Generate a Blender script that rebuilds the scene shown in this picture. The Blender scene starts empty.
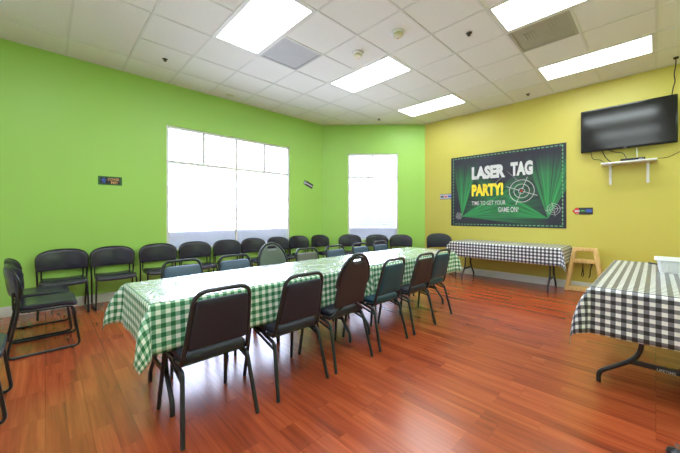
import bpy, bmesh, math, random
from mathutils import Vector, Matrix, noise
random.seed(7)
C = bpy.context.scene.collection
sc = bpy.context.scene
PI = math.pi
H = 3.333                      # ceiling height
VL = 5.409                     # left wall (plane y)
UR = 6.3265                    # right wall (plane x)
XN, YN = -1.0, -2.4            # walls behind the camera
CH0 = (4.634, VL); CH1 = (UR, 10.043 - UR)   # chamfer wall ends

# ------------------------------------------------------------------ materials
MATS = {}
class NT:
    def __init__(s, name):
        s.m = bpy.data.materials.new(name); s.m.use_nodes = True
        s.t = s.m.node_tree; s.t.nodes.clear()
        s.out = s.t.nodes.new('ShaderNodeOutputMaterial')
    def n(s, typ, ins=None, **kw):
        nd = s.t.nodes.new(typ)
        for k, v in kw.items(): setattr(nd, k, v)
        for k, v in (ins or {}).items():
            sock = nd.inputs[k]
            if isinstance(v, bpy.types.NodeSocket): s.t.links.new(v, sock)
            else: sock.default_value = v
        return nd
    def math(s, op, a, b=0.0, c=0.0):
        return s.n('ShaderNodeMath', {0: a, 1: b, 2: c}, operation=op).outputs[0]
    def mix(s, f, a, b):
        nd = s.n('ShaderNodeMix', data_type='RGBA')
        for k, v in ((0, f), (6, a), (7, b)):
            if isinstance(v, bpy.types.NodeSocket): s.t.links.new(v, nd.inputs[k])
            else: nd.inputs[k].default_value = v
        return nd.outputs[2]
    def ramp(s, f, stops):
        nd = s.n('ShaderNodeValToRGB', {0: f}); e = nd.color_ramp.elements
        while len(e) < len(stops): e.new(0.5)
        for k, (p, c) in enumerate(stops): e[k].position = p; e[k].color = (*c, 1) if len(c) == 3 else c
        return nd.outputs[0]
    def noise(s, vec, scale, detail=2, rough=.5, dist=0):
        return s.n('ShaderNodeTexNoise', {'Vector': vec, 'Scale': scale, 'Detail': detail, 'Roughness': rough, 'Distortion': dist}).outputs[0]
    def obj(s): return s.n('ShaderNodeTexCoord').outputs['Object']
    def mapping(s, vec, scale=(1,1,1), rot=(0,0,0), loc=(0,0,0)):
        return s.n('ShaderNodeMapping', {'Vector': vec, 'Scale': scale, 'Rotation': rot, 'Location': loc}).outputs[0]
    def sep(s, vec): return s.n('ShaderNodeSeparateXYZ', {0: vec}).outputs
    def bump(s, h, strength=.3, dist=.01):
        return s.n('ShaderNodeBump', {'Height': h, 'Strength': strength, 'Distance': dist}).outputs[0]
    def bsdf(s, **k):
        ins = {a.replace('_', ' '): v for a, v in k.items()}
        b = s.n('ShaderNodeBsdfPrincipled', ins); s.t.links.new(b.outputs[0], s.out.inputs[0]); return b
    def surf(s, sock): s.t.links.new(sock, s.out.inputs[0])

def lin(r, g, b):
    f = lambda c: (c/255/12.92 if c/255 <= .04045 else ((c/255+.055)/1.055)**2.4)
    return (f(r), f(g), f(b), 1)

def plain(name, col, rough=.5, metal=0, bumps=0, bscale=200, coat=0, spec=.5):
    n = NT(name); o = n.obj()
    v = n.noise(o, 12, 3)
    c = n.mix(n.math('MULTIPLY', v, .12), col, tuple(x*.8 for x in col[:3])+(1,))
    k = dict(Base_Color=c, Roughness=rough, Metallic=metal, Coat_Weight=coat, Specular_IOR_Level=spec)
    if bumps: k['Normal'] = n.bump(n.noise(o, bscale, 3), bumps, .002)
    n.bsdf(**k); MATS[name] = n.m; return n.m

def wall_paint(name, col):
    n = NT(name); o = n.obj()
    big = n.noise(o, 1.3, 3)
    c = n.mix(n.math('MULTIPLY', big, .10), col, tuple(x*.86 for x in col[:3])+(1,))
    n.bsdf(Base_Color=c, Roughness=.42, Specular_IOR_Level=.4, Normal=n.bump(n.noise(o, 140, 3), .12, .002))
    return n.m
M = {}
M['lime'] = wall_paint('lime_wall_paint', lin(166, 214, 104))
M['yellow'] = wall_paint('yellow_wall_paint', lin(203, 190, 92))
M['offwhite'] = wall_paint('off_white_wall_paint', lin(232, 232, 230))
M['white_trim'] = plain('white_trim_paint', lin(228, 228, 226), .4)
M['white_plastic'] = plain('white_plastic', lin(232, 233, 235), .35)
M['window_metal'] = plain('window_frame_metal', lin(240, 240, 244), .4)
M['black_metal'] = plain('black_tube_metal', lin(24, 24, 27), .32, 0, coat=.2)
M['grey_metal'] = plain('dark_grey_tube_metal', lin(46, 48, 54), .3, .3)
M['vinyl_black'] = plain('black_vinyl', lin(33, 36, 56), .5, 0, .35, 260)
M['vinyl_soft'] = plain('dark_charcoal_vinyl', lin(44, 41, 58), .25, 0, .2, 180)
M['vinyl_brown'] = plain('maroon_brown_vinyl', lin(50, 42, 52), .5, 0, .35, 260)
M['vinyl_teal'] = plain('dark_teal_vinyl', lin(22, 70, 92), .45, 0, .35, 260)
M['vinyl_blue'] = plain('slate_blue_vinyl', lin(64, 84, 108), .34, 0, .35, 260)
M['vinyl_green'] = plain('grey_green_vinyl', lin(84, 94, 88), .36, 0, .35, 260)
M['vinyl_olive'] = plain('olive_grey_vinyl', lin(92, 92, 86), .36, 0, .35, 260)
M['tv_black'] = plain('tv_casing_plastic', lin(14, 14, 15), .22)
M['screen'] = plain('tv_screen_glass', lin(17, 19, 20), .13, 0, spec=.5)
M['cable'] = plain('black_cable_rubber', lin(22, 22, 22), .5)
M['white_cable'] = plain('white_cable_rubber', lin(220, 222, 222), .5)
M['table_plastic'] = plain('speckled_table_plastic', lin(190, 190, 188), .5, 0, .2)
M['letter_white'] = plain('printed_white_ink', lin(206, 206, 210), .6)
M['letter_yellow'] = plain('printed_yellow_ink', lin(240, 214, 50), .6)
M['print_green'] = plain('printed_green_ink', lin(88, 190, 110), .6)
M['print_red'] = plain('printed_red_ink', lin(224, 58, 48), .6)
M['print_blue'] = plain('printed_blue_ink', lin(62, 96, 190), .6)
M['print_orange'] = plain('printed_peach_ink', lin(236, 178, 120), .6)
M['print_grey'] = plain('printed_grey_ink', lin(196, 192, 214), .6)
M['print_dark'] = plain('printed_dark_ink', lin(52, 48, 46), .6)
M['print_dkgreen'] = plain('printed_dark_green_ink', lin(40, 110, 55), .6)
M['cream_plastic'] = plain('aged_cream_plastic', lin(216, 212, 176), .4)
M['brass'] = plain('dull_brass_metal', lin(70, 62, 50), .4, .6)
M['chrome'] = plain('brushed_steel_metal', lin(200, 202, 206), .25, .9)
M['blind_grey'] = plain('pale_blind_plastic', lin(205, 205, 214), .5)  # one even off-white tone for all the blind slats
M['concrete'] = plain('pale_concrete', lin(232, 230, 226), .8, 0, .3, 40)

def floor_mat():
    n = NT('red_oak_laminate'); o = n.obj()
    s = n.sep(o)
    uv = n.n('ShaderNodeCombineXYZ', {0: s[1], 1: s[0], 2: 0.0}).outputs[0]   # planks run along y
    def bricks(c1, c2, mort, msize, w, h, off=.37):
        return n.n('ShaderNodeTexBrick', {'Vector': uv, 'Color1': c1, 'Color2': c2, 'Mortar': mort, 'Scale': 1.0, 'Mortar Size': msize,
                   'Mortar Smooth': .1, 'Bias': 0.0, 'Brick Width': w, 'Row Height': h}, offset=off, offset_frequency=3)
    b1 = bricks((0,0,0,1), (1,1,1,1), (.5,.5,.5,1), 0.0, .74, .09525)
    b2 = bricks((0,0,0,1), (1,1,1,1), (.5,.5,.5,1), 0.0, 1.28, .1905, .5)
    rnd = n.n('ShaderNodeRGBToBW', {0: b1.outputs[0]}).outputs[0]
    rnd2 = n.n('ShaderNodeRGBToBW', {0: b2.outputs[0]}).outputs[0]
    shift = n.n('ShaderNodeCombineXYZ', {0: n.math('MULTIPLY', rnd, 37.0), 1: n.math('MULTIPLY', rnd2, 19.0), 2: 0.0}).outputs[0]
    vec = n.n('ShaderNodeVectorMath', {0: o, 1: shift}, operation='ADD').outputs[0]
    g1 = n.noise(n.mapping(vec, (22, 1.3, 1)), 1.0, 4, .55, .3)
    g2 = n.noise(n.mapping(vec, (75, 2.2, 1)), 1.0, 3, .55)
    base = n.ramp(n.math('ADD', n.math('MULTIPLY', g1, .75), n.math('MULTIPLY', n.math('SUBTRACT', rnd, .5), .22)),
                  [(.12, lin(122,50,30)[:3]), (.34, lin(166,72,42)[:3]), (.58, lin(194,94,54)[:3]), (.85, lin(224,138,84)[:3])])
    dark = n.mix(n.ramp(g2, [(.30,(.38,.38,.38)), (.6,(0,0,0))]), base, lin(120,56,32))
    seam = n.math('MINIMUM', n.math('ADD', n.math('MULTIPLY', b1.outputs[1], 1.0), 0), 1.0)
    l1 = bricks((0,0,0,1), (0,0,0,1), (1,1,1,1), .0012, .74, .09525)
    l2 = bricks((0,0,0,1), (0,0,0,1), (1,1,1,1), .0020, 1.28, .1905, .5)
    c = n.mix(n.math('MULTIPLY', l1.outputs[1], .2), dark, lin(70,28,14))
    c = n.mix(n.math('MULTIPLY', l2.outputs[1], .28), c, lin(60,24,14))
    hgt = n.math('SUBTRACT', n.math('MULTIPLY', g2, .25), n.math('MULTIPLY', l2.outputs[1], .6))
    n.bsdf(Base_Color=c, Roughness=.25, Specular_IOR_Level=.6,
           Coat_Weight=.25, Coat_Roughness=.22)
    return n.m
M['floor'] = floor_mat()

def tile_mat():
    n = NT('fissured_ceiling_tile'); o = n.obj()
    v = n.noise(n.mapping(o, (1,1,1)), 90, 5, .7)
    sp = n.ramp(v, [(.36, (.70,.70,.70)), (.46, (1,1,1))])
    c = n.n('ShaderNodeMix', data_type='RGBA', blend_type='MULTIPLY')
    c.inputs[0].default_value = .35; c.inputs[6].default_value = lin(236, 235, 232); n.t.links.new(sp, c.inputs[7])
    n.bsdf(Base_Color=c.outputs[2], Roughness=.9, Specular_IOR_Level=.2, Normal=n.bump(v, .25, .004))
    return n.m
M['tile'] = tile_mat()
M['tbar'] = plain('painted_grid_metal', lin(224, 224, 220), .5)

def gingham(name, period, light, midc, dark, coat=.0, rough=.55):
    n = NT(name)
    uv = n.n('ShaderNodeTexCoord').outputs['UV']
    s = n.sep(uv)
    def stripe(x):
        f = n.math('FRACT', n.math('DIVIDE', x, period))
        return n.math('LESS_THAN', f, .5)
    a, b = stripe(s[0]), stripe(s[1])
    either = n.math('MAXIMUM', a, b); both = n.math('MULTIPLY', a, b)
    weave = n.noise(n.mapping(uv, (900, 900, 1)), 1, 1)
    c = n.mix(both, n.mix(either, light, midc), dark)
    big = n.noise(n.mapping(uv, (7, 7, 1)), 1, 3)
    n.bsdf(Base_Color=c, Roughness=rough, Sheen_Weight=.1, Coat_Weight=coat, Coat_Roughness=.18,
           Normal=n.bump(n.math('ADD', n.math('MULTIPLY', weave, .1), big), .18, .01))
    return n.m
M['gingham_green'] = gingham('green_gingham_cloth', .0508, lin(236, 240, 232), lin(128, 176, 146), lin(22, 104, 62))
M['gingham_black'] = gingham('black_gingham_cloth', .0525, lin(238, 238, 240), lin(116, 116, 128), lin(20, 20, 28), .35, .4)

def vinyl_clear():
    n = NT('clear_vinyl_film'); o = n.obj()
    v1 = n.n('ShaderNodeTexVoronoi', {'Vector': n.mapping(o, (2.2, 3.0, 1)), 'Scale': 2.0, 'Randomness': 1.0}, feature='DISTANCE_TO_EDGE').outputs[0]
    cre = n.ramp(v1, [(0, (0,0,0)), (.05, (1,1,1))])
    soft = n.noise(o, 5, 4, .55, .6)
    h = n.math('ADD', n.math('MULTIPLY', cre, .35), n.math('MULTIPLY', soft, 1.0))
    nm = n.bump(h, .7, .02)
    gl = n.n('ShaderNodeBsdfGlossy', {'Color': (1,1,1,1), 'Roughness': .24, 'Normal': nm}).outputs[0]
    tr = n.n('ShaderNodeBsdfTransparent', {'Color': (.97,.98,.98,1)}).outputs[0]
    df = n.n('ShaderNodeBsdfDiffuse', {'Color': (.80,.86,.92,1)}).outputs[0]
    fr = n.n('ShaderNodeFresnel', {'IOR': 1.55, 'Normal': nm}).outputs[0]
    base = n.n('ShaderNodeMixShader', {0: .5, 1: tr, 2: df}).outputs[0]
    n.surf(n.n('ShaderNodeMixShader', {0: n.math('MINIMUM', n.math('MULTIPLY', fr, 1.5), 1.0), 1: base, 2: gl}).outputs[0])
    return n.m
M['clear_vinyl'] = vinyl_clear()

def glass_mat():
    n = NT('window_glass')
    gl = n.n('ShaderNodeBsdfGlossy', {'Color': (1,1,1,1), 'Roughness': .02}).outputs[0]
    tr = n.n('ShaderNodeBsdfTransparent', {'Color': (.97,.98,.985,1)}).outputs[0]
    fr = n.n('ShaderNodeFresnel', {'IOR': 1.3}).outputs[0]
    n.surf(n.n('ShaderNodeMixShader', {0: fr, 1: tr, 2: gl}).outputs[0]); return n.m
M['glass'] = glass_mat()

def film_mat():
    n = NT('frosted_film'); o = n.obj()
    st = n.noise(n.mapping(o, (1.2, 1.2, 26)), 1, 2)
    c = n.ramp(st, [(.3, (.036,.036,.040)), (.7, (.055,.054,.060))])
    df = n.n('ShaderNodeBsdfDiffuse', {'Color': (.4,.4,.44,1)}).outputs[0]
    tl = n.n('ShaderNodeBsdfTranslucent', {'Color': c}).outputs[0]
    n.surf(n.n('ShaderNodeAddShader', {0: df, 1: tl}).outputs[0]); return n.m
M['film'] = film_mat()

def emit(name, col, s):
    n = NT(name); n.surf(n.n('ShaderNodeEmission', {'Color': col, 'Strength': s}).outputs[0]); return n.m
M['panel'] = emit('lit_light_diffuser', (.88, .975, .97, 1), 9.5)

def perforated(name, col, scale):
    n = NT(name); o = n.obj()
    v = n.n('ShaderNodeTexVoronoi', {'Vector': o, 'Scale': scale, 'Randomness': 0.0}).outputs[0]
    f = n.ramp(v, [(.18, (.3,.3,.3)), (.30, (1,1,1))])
    dust = n.noise(o, 6, 3)
    c = n.mix(f, tuple(x*.25 for x in col[:3])+(1,), n.mix(n.math('MULTIPLY', dust, .5), col, tuple(x*.6 for x in col[:3])+(1,)))
    n.bsdf(Base_Color=c, Roughness=.6); return n.m
M['vent_grey'] = perforated('dusty_perforated_metal', lin(196, 196, 200), 90)
M['vent_olive'] = perforated('perforated_diffuser_metal', lin(186, 184, 168), 90)

def wood_mat():
    n = NT('light_birch_wood'); o = n.obj()
    g = n.noise(n.mapping(o, (40, 40, 5)), 1, 4, .6, .8)
    c = n.ramp(g, [(.3, lin(214,168,104)[:3]), (.7, lin(238,200,140)[:3])])
    n.bsdf(Base_Color=c, Roughness=.42, Coat_Weight=.15); return n.m
M['wood'] = wood_mat()

def banner_mat():
    n = NT('laser_beam_banner_print'); o = n.obj(); s = n.sep(o)
    def fan(cx, cz, a0, a1, seed, reach):
        dx = n.math('SUBTRACT', s[0], cx); dz = n.math('SUBTRACT', s[2], cz)
        ang = n.math('ARCTAN2', dz, dx)
        r = n.math('SQRT', n.math('ADD', n.math('MULTIPLY', dx, dx), n.math('MULTIPLY', dz, dz)))
        v = n.n('ShaderNodeCombineXYZ', {0: n.math('MULTIPLY', ang, 11.0), 1: seed, 2: 0.0}).outputs[0]
        ray = n.ramp(n.noise(v, 1.0, 3, .7), [(.40, (0,0,0)), (.56, (1,1,1))])
        lo = n.n('ShaderNodeMapRange', {0: ang, 1: a0-.06, 2: a0+.03, 3: 0.0, 4: 1.0}).outputs[0]
        hi = n.n('ShaderNodeMapRange', {0: ang, 1: a1-.03, 2: a1+.06, 3: 1.0, 4: 0.0}).outputs[0]
        fall = n.n('ShaderNodeMapRange', {0: r, 1: .15, 2: reach, 3: 1.0, 4: 0.0}).outputs[0]
        fall = n.math('POWER', fall, .8)
        up = n.n('ShaderNodeMapRange', {0: s[2], 1: .25, 2: .62, 3: 1.0, 4: 0.0}).outputs[0]
        rr = n.math('ADD', n.math('MULTIPLY', ray, .95), .22)
        return n.math('MULTIPLY', n.math('MULTIPLY', n.math('MULTIPLY', lo, hi), n.math('MULTIPLY', fall, up)), rr)
    f = n.math('MAXIMUM', n.math('MAXIMUM', fan(-.776, -.531, -.09, .62, 2.0, 1.55), fan(-.776, -.531, 1.25, 1.72, 5.0, 1.25)),
               n.math('MAXIMUM', fan(.754, -.56, 2.5, PI-.03, 9.0, 1.6), fan(.754, -.56, 1.12, 1.85, 13.0, 1.3)))
    wr = n.noise(o, 2.5, 3)
    base = n.mix(wr, lin(70, 68, 84), lin(84, 84, 100))
    c = n.mix(f, base, lin(84, 206, 122))
    ax, az = n.math('ABSOLUTE', s[0]), n.math('ABSOLUTE', s[2])
    def band(v, c, h): return n.math('LESS_THAN', n.math('ABSOLUTE', n.math('SUBTRACT', v, c)), h)
    def dashes(v): return n.math('GREATER_THAN', n.math('FRACT', n.math('DIVIDE', n.math('ADD', v, 3.0), .066)), .36)
    hb = n.math('MULTIPLY', n.math('MULTIPLY', band(az, .690, .008), dashes(s[0])), n.math('LESS_THAN', ax, .97))
    vb = n.math('MULTIPLY', n.math('MULTIPLY', band(ax, .963, .008), dashes(s[2])), n.math('LESS_THAN', az, .70))
    c = n.mix(n.math('MAXIMUM', hb, vb), c, lin(140, 214, 160))
    n.bsdf(Base_Color=c, Roughness=.5, Normal=n.bump(n.noise(o, 4, 3), .15, .02)); return n.m
M['banner'] = banner_mat()

# ------------------------------------------------------------------ mesh helpers
def mkobj(name, bm, mat, parent=None, smooth=True, angle=40):
    me = bpy.data.meshes.new(name); bm.normal_update(); bm.to_mesh(me); bm.free()
    me.materials.append(M[mat] if isinstance(mat, str) else mat)
    if smooth:
        me.polygons.foreach_set('use_smooth', [True]*len(me.polygons))
        try: me.set_sharp_from_angle(angle=math.radians(angle))
        except Exception: pass
    o = bpy.data.objects.new(name, me); C.objects.link(o)
    if parent: o.parent = parent
    return o
def tag(o, label=None, cat=None, group=None, kind=None):
    if label: o['label'] = label
    if cat: o['category'] = cat
    if group: o['group'] = group
    if kind: o['kind'] = kind
    return o
def thing(name, label, cat, loc=(0,0,0), rz=0, group=None):
    o = bpy.data.objects.new(name, None); C.objects.link(o)
    o.location = loc; o.rotation_euler = (0, 0, rz); o.empty_display_size = .1
    return tag(o, label, cat, group)
def dup(root, loc, rz, label, group=None):
    r = root.copy(); C.objects.link(r); r.location = loc; r.rotation_euler = (0, 0, rz)
    r['label'] = label
    if group: r['group'] = group
    for ch in list(root.children):
        c = ch.copy(); C.objects.link(c); c.parent = r
        for g in ch.children:
            d = g.copy(); C.objects.link(d); d.parent = c
    return r
def box(bm, c, s, bevel=0, rot=None, segs=2):
    r = bmesh.ops.create_cube(bm, size=1)
    vs = r['verts']
    bmesh.ops.scale(bm, verts=vs, vec=s)
    if bevel:
        es = list({e for v in vs for e in v.link_edges})
        rb = bmesh.ops.bevel(bm, geom=es, offset=bevel, segments=segs, profile=.5, affect='EDGES')
        vs = list({v for f in rb['faces'] for v in f.verts} | {v for v in vs if v.is_valid})
    if rot: bmesh.ops.rotate(bm, verts=vs, cent=(0,0,0), matrix=rot)
    bmesh.ops.translate(bm, verts=vs, vec=c)
    return vs
def boxbar(bm, a, b, w, t, bevel=0, side=Vector((1,0,0))):
    a, b = Vector(a), Vector(b); d = b-a; L = d.length; z = d.normalized()
    x = (side - z*side.dot(z)).normalized(); y = z.cross(x)
    m = Matrix((x, y, z)).transposed()
    box(bm, (a+b)/2, (w, t, L), bevel, m)
def lathe(bm, prof, c=(0,0,0), seg=24, axis='z'):
    rings = []
    for r, z in prof:
        ring = []
        for k in range(seg):
            a = 2*PI*k/seg
            p = (r*math.cos(a), r*math.sin(a), z)
            ring.append(bm.verts.new((p[0]+c[0], p[1]+c[1], p[2]+c[2])))
        rings.append(ring)
    for i in range(len(rings)-1):
        for k in range(seg):
            bm.faces.new((rings[i][k], rings[i][(k+1)%seg], rings[i+1][(k+1)%seg], rings[i+1][k]))
    bm.faces.new(list(reversed(rings[0]))); bm.faces.new(rings[-1])
def fillet(pts, r, n=5, closed=False):
    pts = [Vector(p) for p in pts]; out = []
    N = len(pts)
    for i, p in enumerate(pts):
        if not closed and i in (0, N-1): out.append(p); continue
        a, b = pts[i-1], pts[(i+1) % N]
        rr = r[i] if isinstance(r, (list, tuple)) else r
        u, v = (a-p), (b-p)
        k = min(rr, u.length*.49, v.length*.49)
        if k < 1e-4: out.append(p); continue
        s, e = p+u.normalized()*k, p+v.normalized()*k
        for j in range(n+1):
            t = j/n; out.append(s*(1-t)**2 + p*2*t*(1-t) + e*t*t)
    return out
def tube(bm, pts, r, seg=10, closed=False, cap=True):
    pts = [Vector(p) for p in pts]; N = len(pts)
    tang = []
    for i in range(N):
        if closed: t = pts[(i+1)%N]-pts[i-1]
        else: t = pts[min(i+1,N-1)]-pts[max(i-1,0)]
        tang.append(t.normalized())
    nrm = tang[0].orthogonal().normalized(); rings = []
    for i in range(N):
        nrm = (nrm - tang[i]*nrm.dot(tang[i])).normalized()
        b = tang[i].cross(nrm)
        rings.append([bm.verts.new(pts[i] + (nrm*math.cos(2*PI*k/seg)+b*math.sin(2*PI*k/seg))*r) for k in range(seg)])
    for i in range(N if closed else N-1):
        A, B = rings[i], rings[(i+1)%N]
        for k in range(seg): bm.faces.new((A[k], A[(k+1)%seg], B[(k+1)%seg], B[k]))
    if not closed and cap:
        bm.faces.new(list(reversed(rings[0]))); bm.faces.new(rings[-1])
def pad(bm, outline, thick, fmap, edge=.012, puff=.006, steps=4):
    """cushion from a 2D outline (ccw); fmap(x, y, t) -> 3D point, t = height through the thickness"""
    n = len(outline); cx = sum(p[0] for p in outline)/n; cy = sum(p[1] for p in outline)/n
    def ring(inset, t):
        r = []
        for x, y in outline:
            d = math.hypot(x-cx, y-cy) or 1; k = max(0, 1-inset/d)
            r.append(bm.verts.new(fmap(cx+(x-cx)*k, cy+(y-cy)*k, t)))
        return r
    rings = []
    h = thick/2
    prof = [(.35, -h-puff), (.15, -h-puff*.6)]
    W = min(math.hypot(x-cx, y-cy) for x, y in outline)
    rings.append(ring(W*.75, -h-puff)); rings.append(ring(W*.45, -h-puff*.9)); rings.append(ring(W*.2, -h-puff*.5))
    for j in range(steps+1):
        a = -PI/2 + PI*j/steps
        rings.append(ring(edge*(1-math.cos(a)), math.sin(a)*h))
    rings.append(ring(W*.2, h+puff*.5)); rings.append(ring(W*.45, h+puff*.9)); rings.append(ring(W*.75, h+puff))
    for A, B in zip(rings, rings[1:]):
        for k in range(n): bm.faces.new((A[k], A[(k+1)%n], B[(k+1)%n], B[k]))
    c0 = bm.verts.new(fmap(cx, cy, -h-puff)); c1 = bm.verts.new(fmap(cx, cy, h+puff))
    for k in range(n):
        bm.faces.new((rings[0][(k+1)%n], rings[0][k], c0)); bm.faces.new((rings[-1][k], rings[-1][(k+1)%n], c1))
def outline(pts, r, n=5, sub=3):
    p = fillet([(x, y, 0) for x, y in pts], r, n, True); out = []
    N = len(p)
    for i in range(N):
        a, b = p[i], p[(i+1)%N]; m = max(1, int((b-a).length/.04))
        for j in range(m): q = a.lerp(b, j/m); out.append((q.x, q.y))
    return out

# ------------------------------------------------------------------ room shell
def quad_wall(name, a, b, mat, hole=None, thick=.15, z1=H+.02):
    """wall from plan point a to b (inside is on the left of a->b); hole = (s0, s1, z0, z1)"""
    a, b = Vector((*a, 0)), Vector((*b, 0)); d = (b-a); L = d.length; d.normalize()
    nin = Vector((-d.y, d.x, 0))
    bm = bmesh.new()
    def slab(s0, s1, z0, zz):
        c = a + d*((s0+s1)/2) - nin*(thick/2) + Vector((0,0,(z0+zz)/2))
        m = Matrix((d, nin, Vector((0,0,1)))).transposed()
        box(bm, c, (s1-s0, thick, zz-z0), 0, m)
    if not hole: slab(0, L, -.05, z1)
    else:
        s0, s1, z0, zt = hole
        slab(0, s0, -.05, z1); slab(s1, L, -.05, z1); slab(s0, s1, -.05, z0); slab(s0, s1, zt, z1)
    return tag(mkobj(name, bm, mat, smooth=False), kind='structure')

bm = bmesh.new(); box(bm, ((XN+UR)/2, (YN+VL)/2, -.05), (UR-XN+.3, VL-YN+.3, .1))
tag(mkobj('floor', bm, 'floor', smooth=False), kind='structure')
W1 = (1.385, 3.745, .645, 2.665)
# left wall runs from the corner with the chamfer back to the side wall (inside on its left)
quad_wall('wall_left', CH0, (XN, VL), 'lime', (CH0[0]-W1[1], CH0[0]-W1[0], W1[2], W1[3]))
W2 = (.61, 1.775, .635, 2.655)
LC = math.dist(CH0, CH1)
quad_wall('wall_corner', CH1, CH0, 'lime', (LC-W2[1], LC-W2[0], W2[2], W2[3]))
quad_wall('wall_right', (UR, YN), CH1, 'yellow')
quad_wall('wall_side', (XN, VL), (XN, YN), 'offwhite')
quad_wall('wall_rear', (XN, YN), (UR, YN), 'lime')

def baseboard(name, a, b, h=.125):
    a, b = Vector((*a, 0)), Vector((*b, 0)); d = (b-a); L = d.length; d.normalize(); nin = Vector((-d.y, d.x, 0))
    bm = bmesh.new(); m = Matrix((d, nin, Vector((0,0,1)))).transposed()
    box(bm, a+d*L/2+nin*.007+Vector((0,0,h/2)), (L, .014, h), .003, m)
    return tag(mkobj(name, bm, 'white_trim'), kind='structure')
baseboard('baseboard_left', CH0, (XN, VL)); baseboard('baseboard_corner', CH1, CH0)
baseboard('baseboard_right', (UR, YN), CH1, .13); baseboard('baseboard_side', (XN, VL), (XN, YN))

# ceiling tiles with T-bar grid
T = .6096; U0, V0 = .197, VL-.537
def gu(i): return U0+i*T
def gv(j): return V0+j*T
lights = [(2,-4), (5,-4), (8,-4), (5,-8), (8,-8), (2,-8), (-1,-8), (-1,-4), (2,-12), (5,-12), (8,-12)]   # light cell (i, j..j+2)
vents = [(3,-3), (6,-7)]
blocked = set(vents)
for i, j in lights: blocked |= {(i, j), (i, j+1)}
bm = bmesh.new()
def cplane(x0, x1, y0, y1):
    x0, x1, y0, y1 = max(x0, XN), min(x1, UR), max(y0, YN), min(y1, VL)
    if x1-x0 < .005 or y1-y0 < .005: return
    box(bm, ((x0+x1)/2, (y0+y1)/2, H+.012), (x1-x0, y1-y0, .024))
for i in range(-3, 11):
    for j in range(-14, 2):
        if (i, j) in blocked: continue
        cplane(gu(i), gu(i+1), gv(j), gv(j+1))
cl = tag(mkobj('ceiling', bm, 'tile', smooth=False), kind='structure')
bm = bmesh.new()
def bar(x0, x1, y0, y1): box(bm, ((x0+x1)/2, (y0+y1)/2, H-.001), (x1-x0, y1-y0, .010))
for i in range(-1, 11):
    x = gu(i)
    if XN < x < UR: bar(x-.011, x+.011, YN, min(VL, 10.04-x))
def two_by_four(i, j):     # tiles left long: no bar on line j in cell column i
    return (i <= 0 and j % 2 != 0)
for i in range(-2, 11):
    for j in range(-13, 1):
        y = gv(j); x0, x1 = max(gu(i), XN), min(gu(i+1), UR)
        if two_by_four(i, j) or x1 <= x0 or y < YN: continue
        if any(a == i and b == j-1 for a, b in lights): continue      # middle of a light
        if x0 + y > 10.0: continue
        bar(x0, min(x1, 10.04-y), y-.011, y+.011)
tag(mkobj('ceiling_grid', bm, 'tbar', smooth=False), kind='structure')
bm = bmesh.new()
for a, b in ((CH0, (XN, VL)), (CH1, CH0), ((UR, YN), CH1)):
    a, b = Vector((*a, 0)), Vector((*b, 0)); d = (b-a); L = d.length; d.normalize(); nin = Vector((-d.y, d.x, 0))
    m = Matrix((d, nin, Vector((0,0,1)))).transposed()
    box(bm, a+d*L/2+nin*.009+Vector((0,0,H-.003)), (L, .018, .010), 0, m)
tag(mkobj('trim_1', bm, 'tbar', smooth=False), kind='structure')

# ceiling lights
llab = {(2,-4): 'long lit ceiling panel nearest the tall lime wall, beside a grey vent',
        (5,-4): 'lit ceiling panel in the middle of the ceiling beside the smoke detectors',
        (8,-4): 'lit ceiling panel nearest the far lime corner wall',
        (5,-8): 'lit ceiling panel cut by the top edge of the photo, beside the dusty square vent',
        (8,-8): 'lit ceiling panel above the television along the yellow wall'}
lgroup = 'recessed ceiling light panels'
for i, j in lights:
    t = thing('ceiling_light', llab.get((i, j), 'lit ceiling panel over the camera side of the room'), 'ceiling light', ((gu(i)+gu(i+1))/2, (gv(j)+gv(j+2))/2, H), 0, lgroup)
    w, l, f = T-.022, 2*T-.022, .030
    bm = bmesh.new()
    for sx in (-1, 1): box(bm, (sx*(w-f)/2, 0, .004), (f, l, .016))
    for sy in (-1, 1): box(bm, (0, sy*(l-f)/2, .004), (w-2*f, f, .016))
    box(bm, (0, 0, .05), (w, l, .01))
    mkobj('frame', bm, 'tbar', t, False)
    bm = bmesh.new(); box(bm, (0, 0, .006), (w-2*f, l-2*f, .006)); mkobj('diffuser', bm, 'panel', t, False)
for (i, j), mat, lab in zip(vents, ('vent_grey', 'vent_olive'), ('grey perforated ceiling vent at the end of the light panel near the lime wall',
                                   'dusty olive grey square ceiling vent beside the light panel cut by the top edge')):
    t = thing('ceiling_vent', lab, 'vent', ((gu(i)+gu(i+1))/2, (gv(j)+gv(j+1))/2, H), 0)
    w = T-.022
    bm = bmesh.new()
    for sx in (-1, 1): box(bm, (sx*(w-.03)/2, 0, .002), (.03, w, .016)); 
    for sy in (-1, 1): box(bm, (0, sy*(w-.03)/2, .002), (w-.06, .03, .016))
    mkobj('frame', bm, mat, t, False)
    bm = bmesh.new(); box(bm, (0, 0, .004), (w-.06, w-.06, .006))
    if mat == 'vent_olive':
        for a in (-.12, .12):
            for k in range(4): box(bm, (-.10+a*.3, a+(k-1.5)*.03, -.001), (.16, .012, .006))
    mkobj('grille', bm, mat, t, False)

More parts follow.
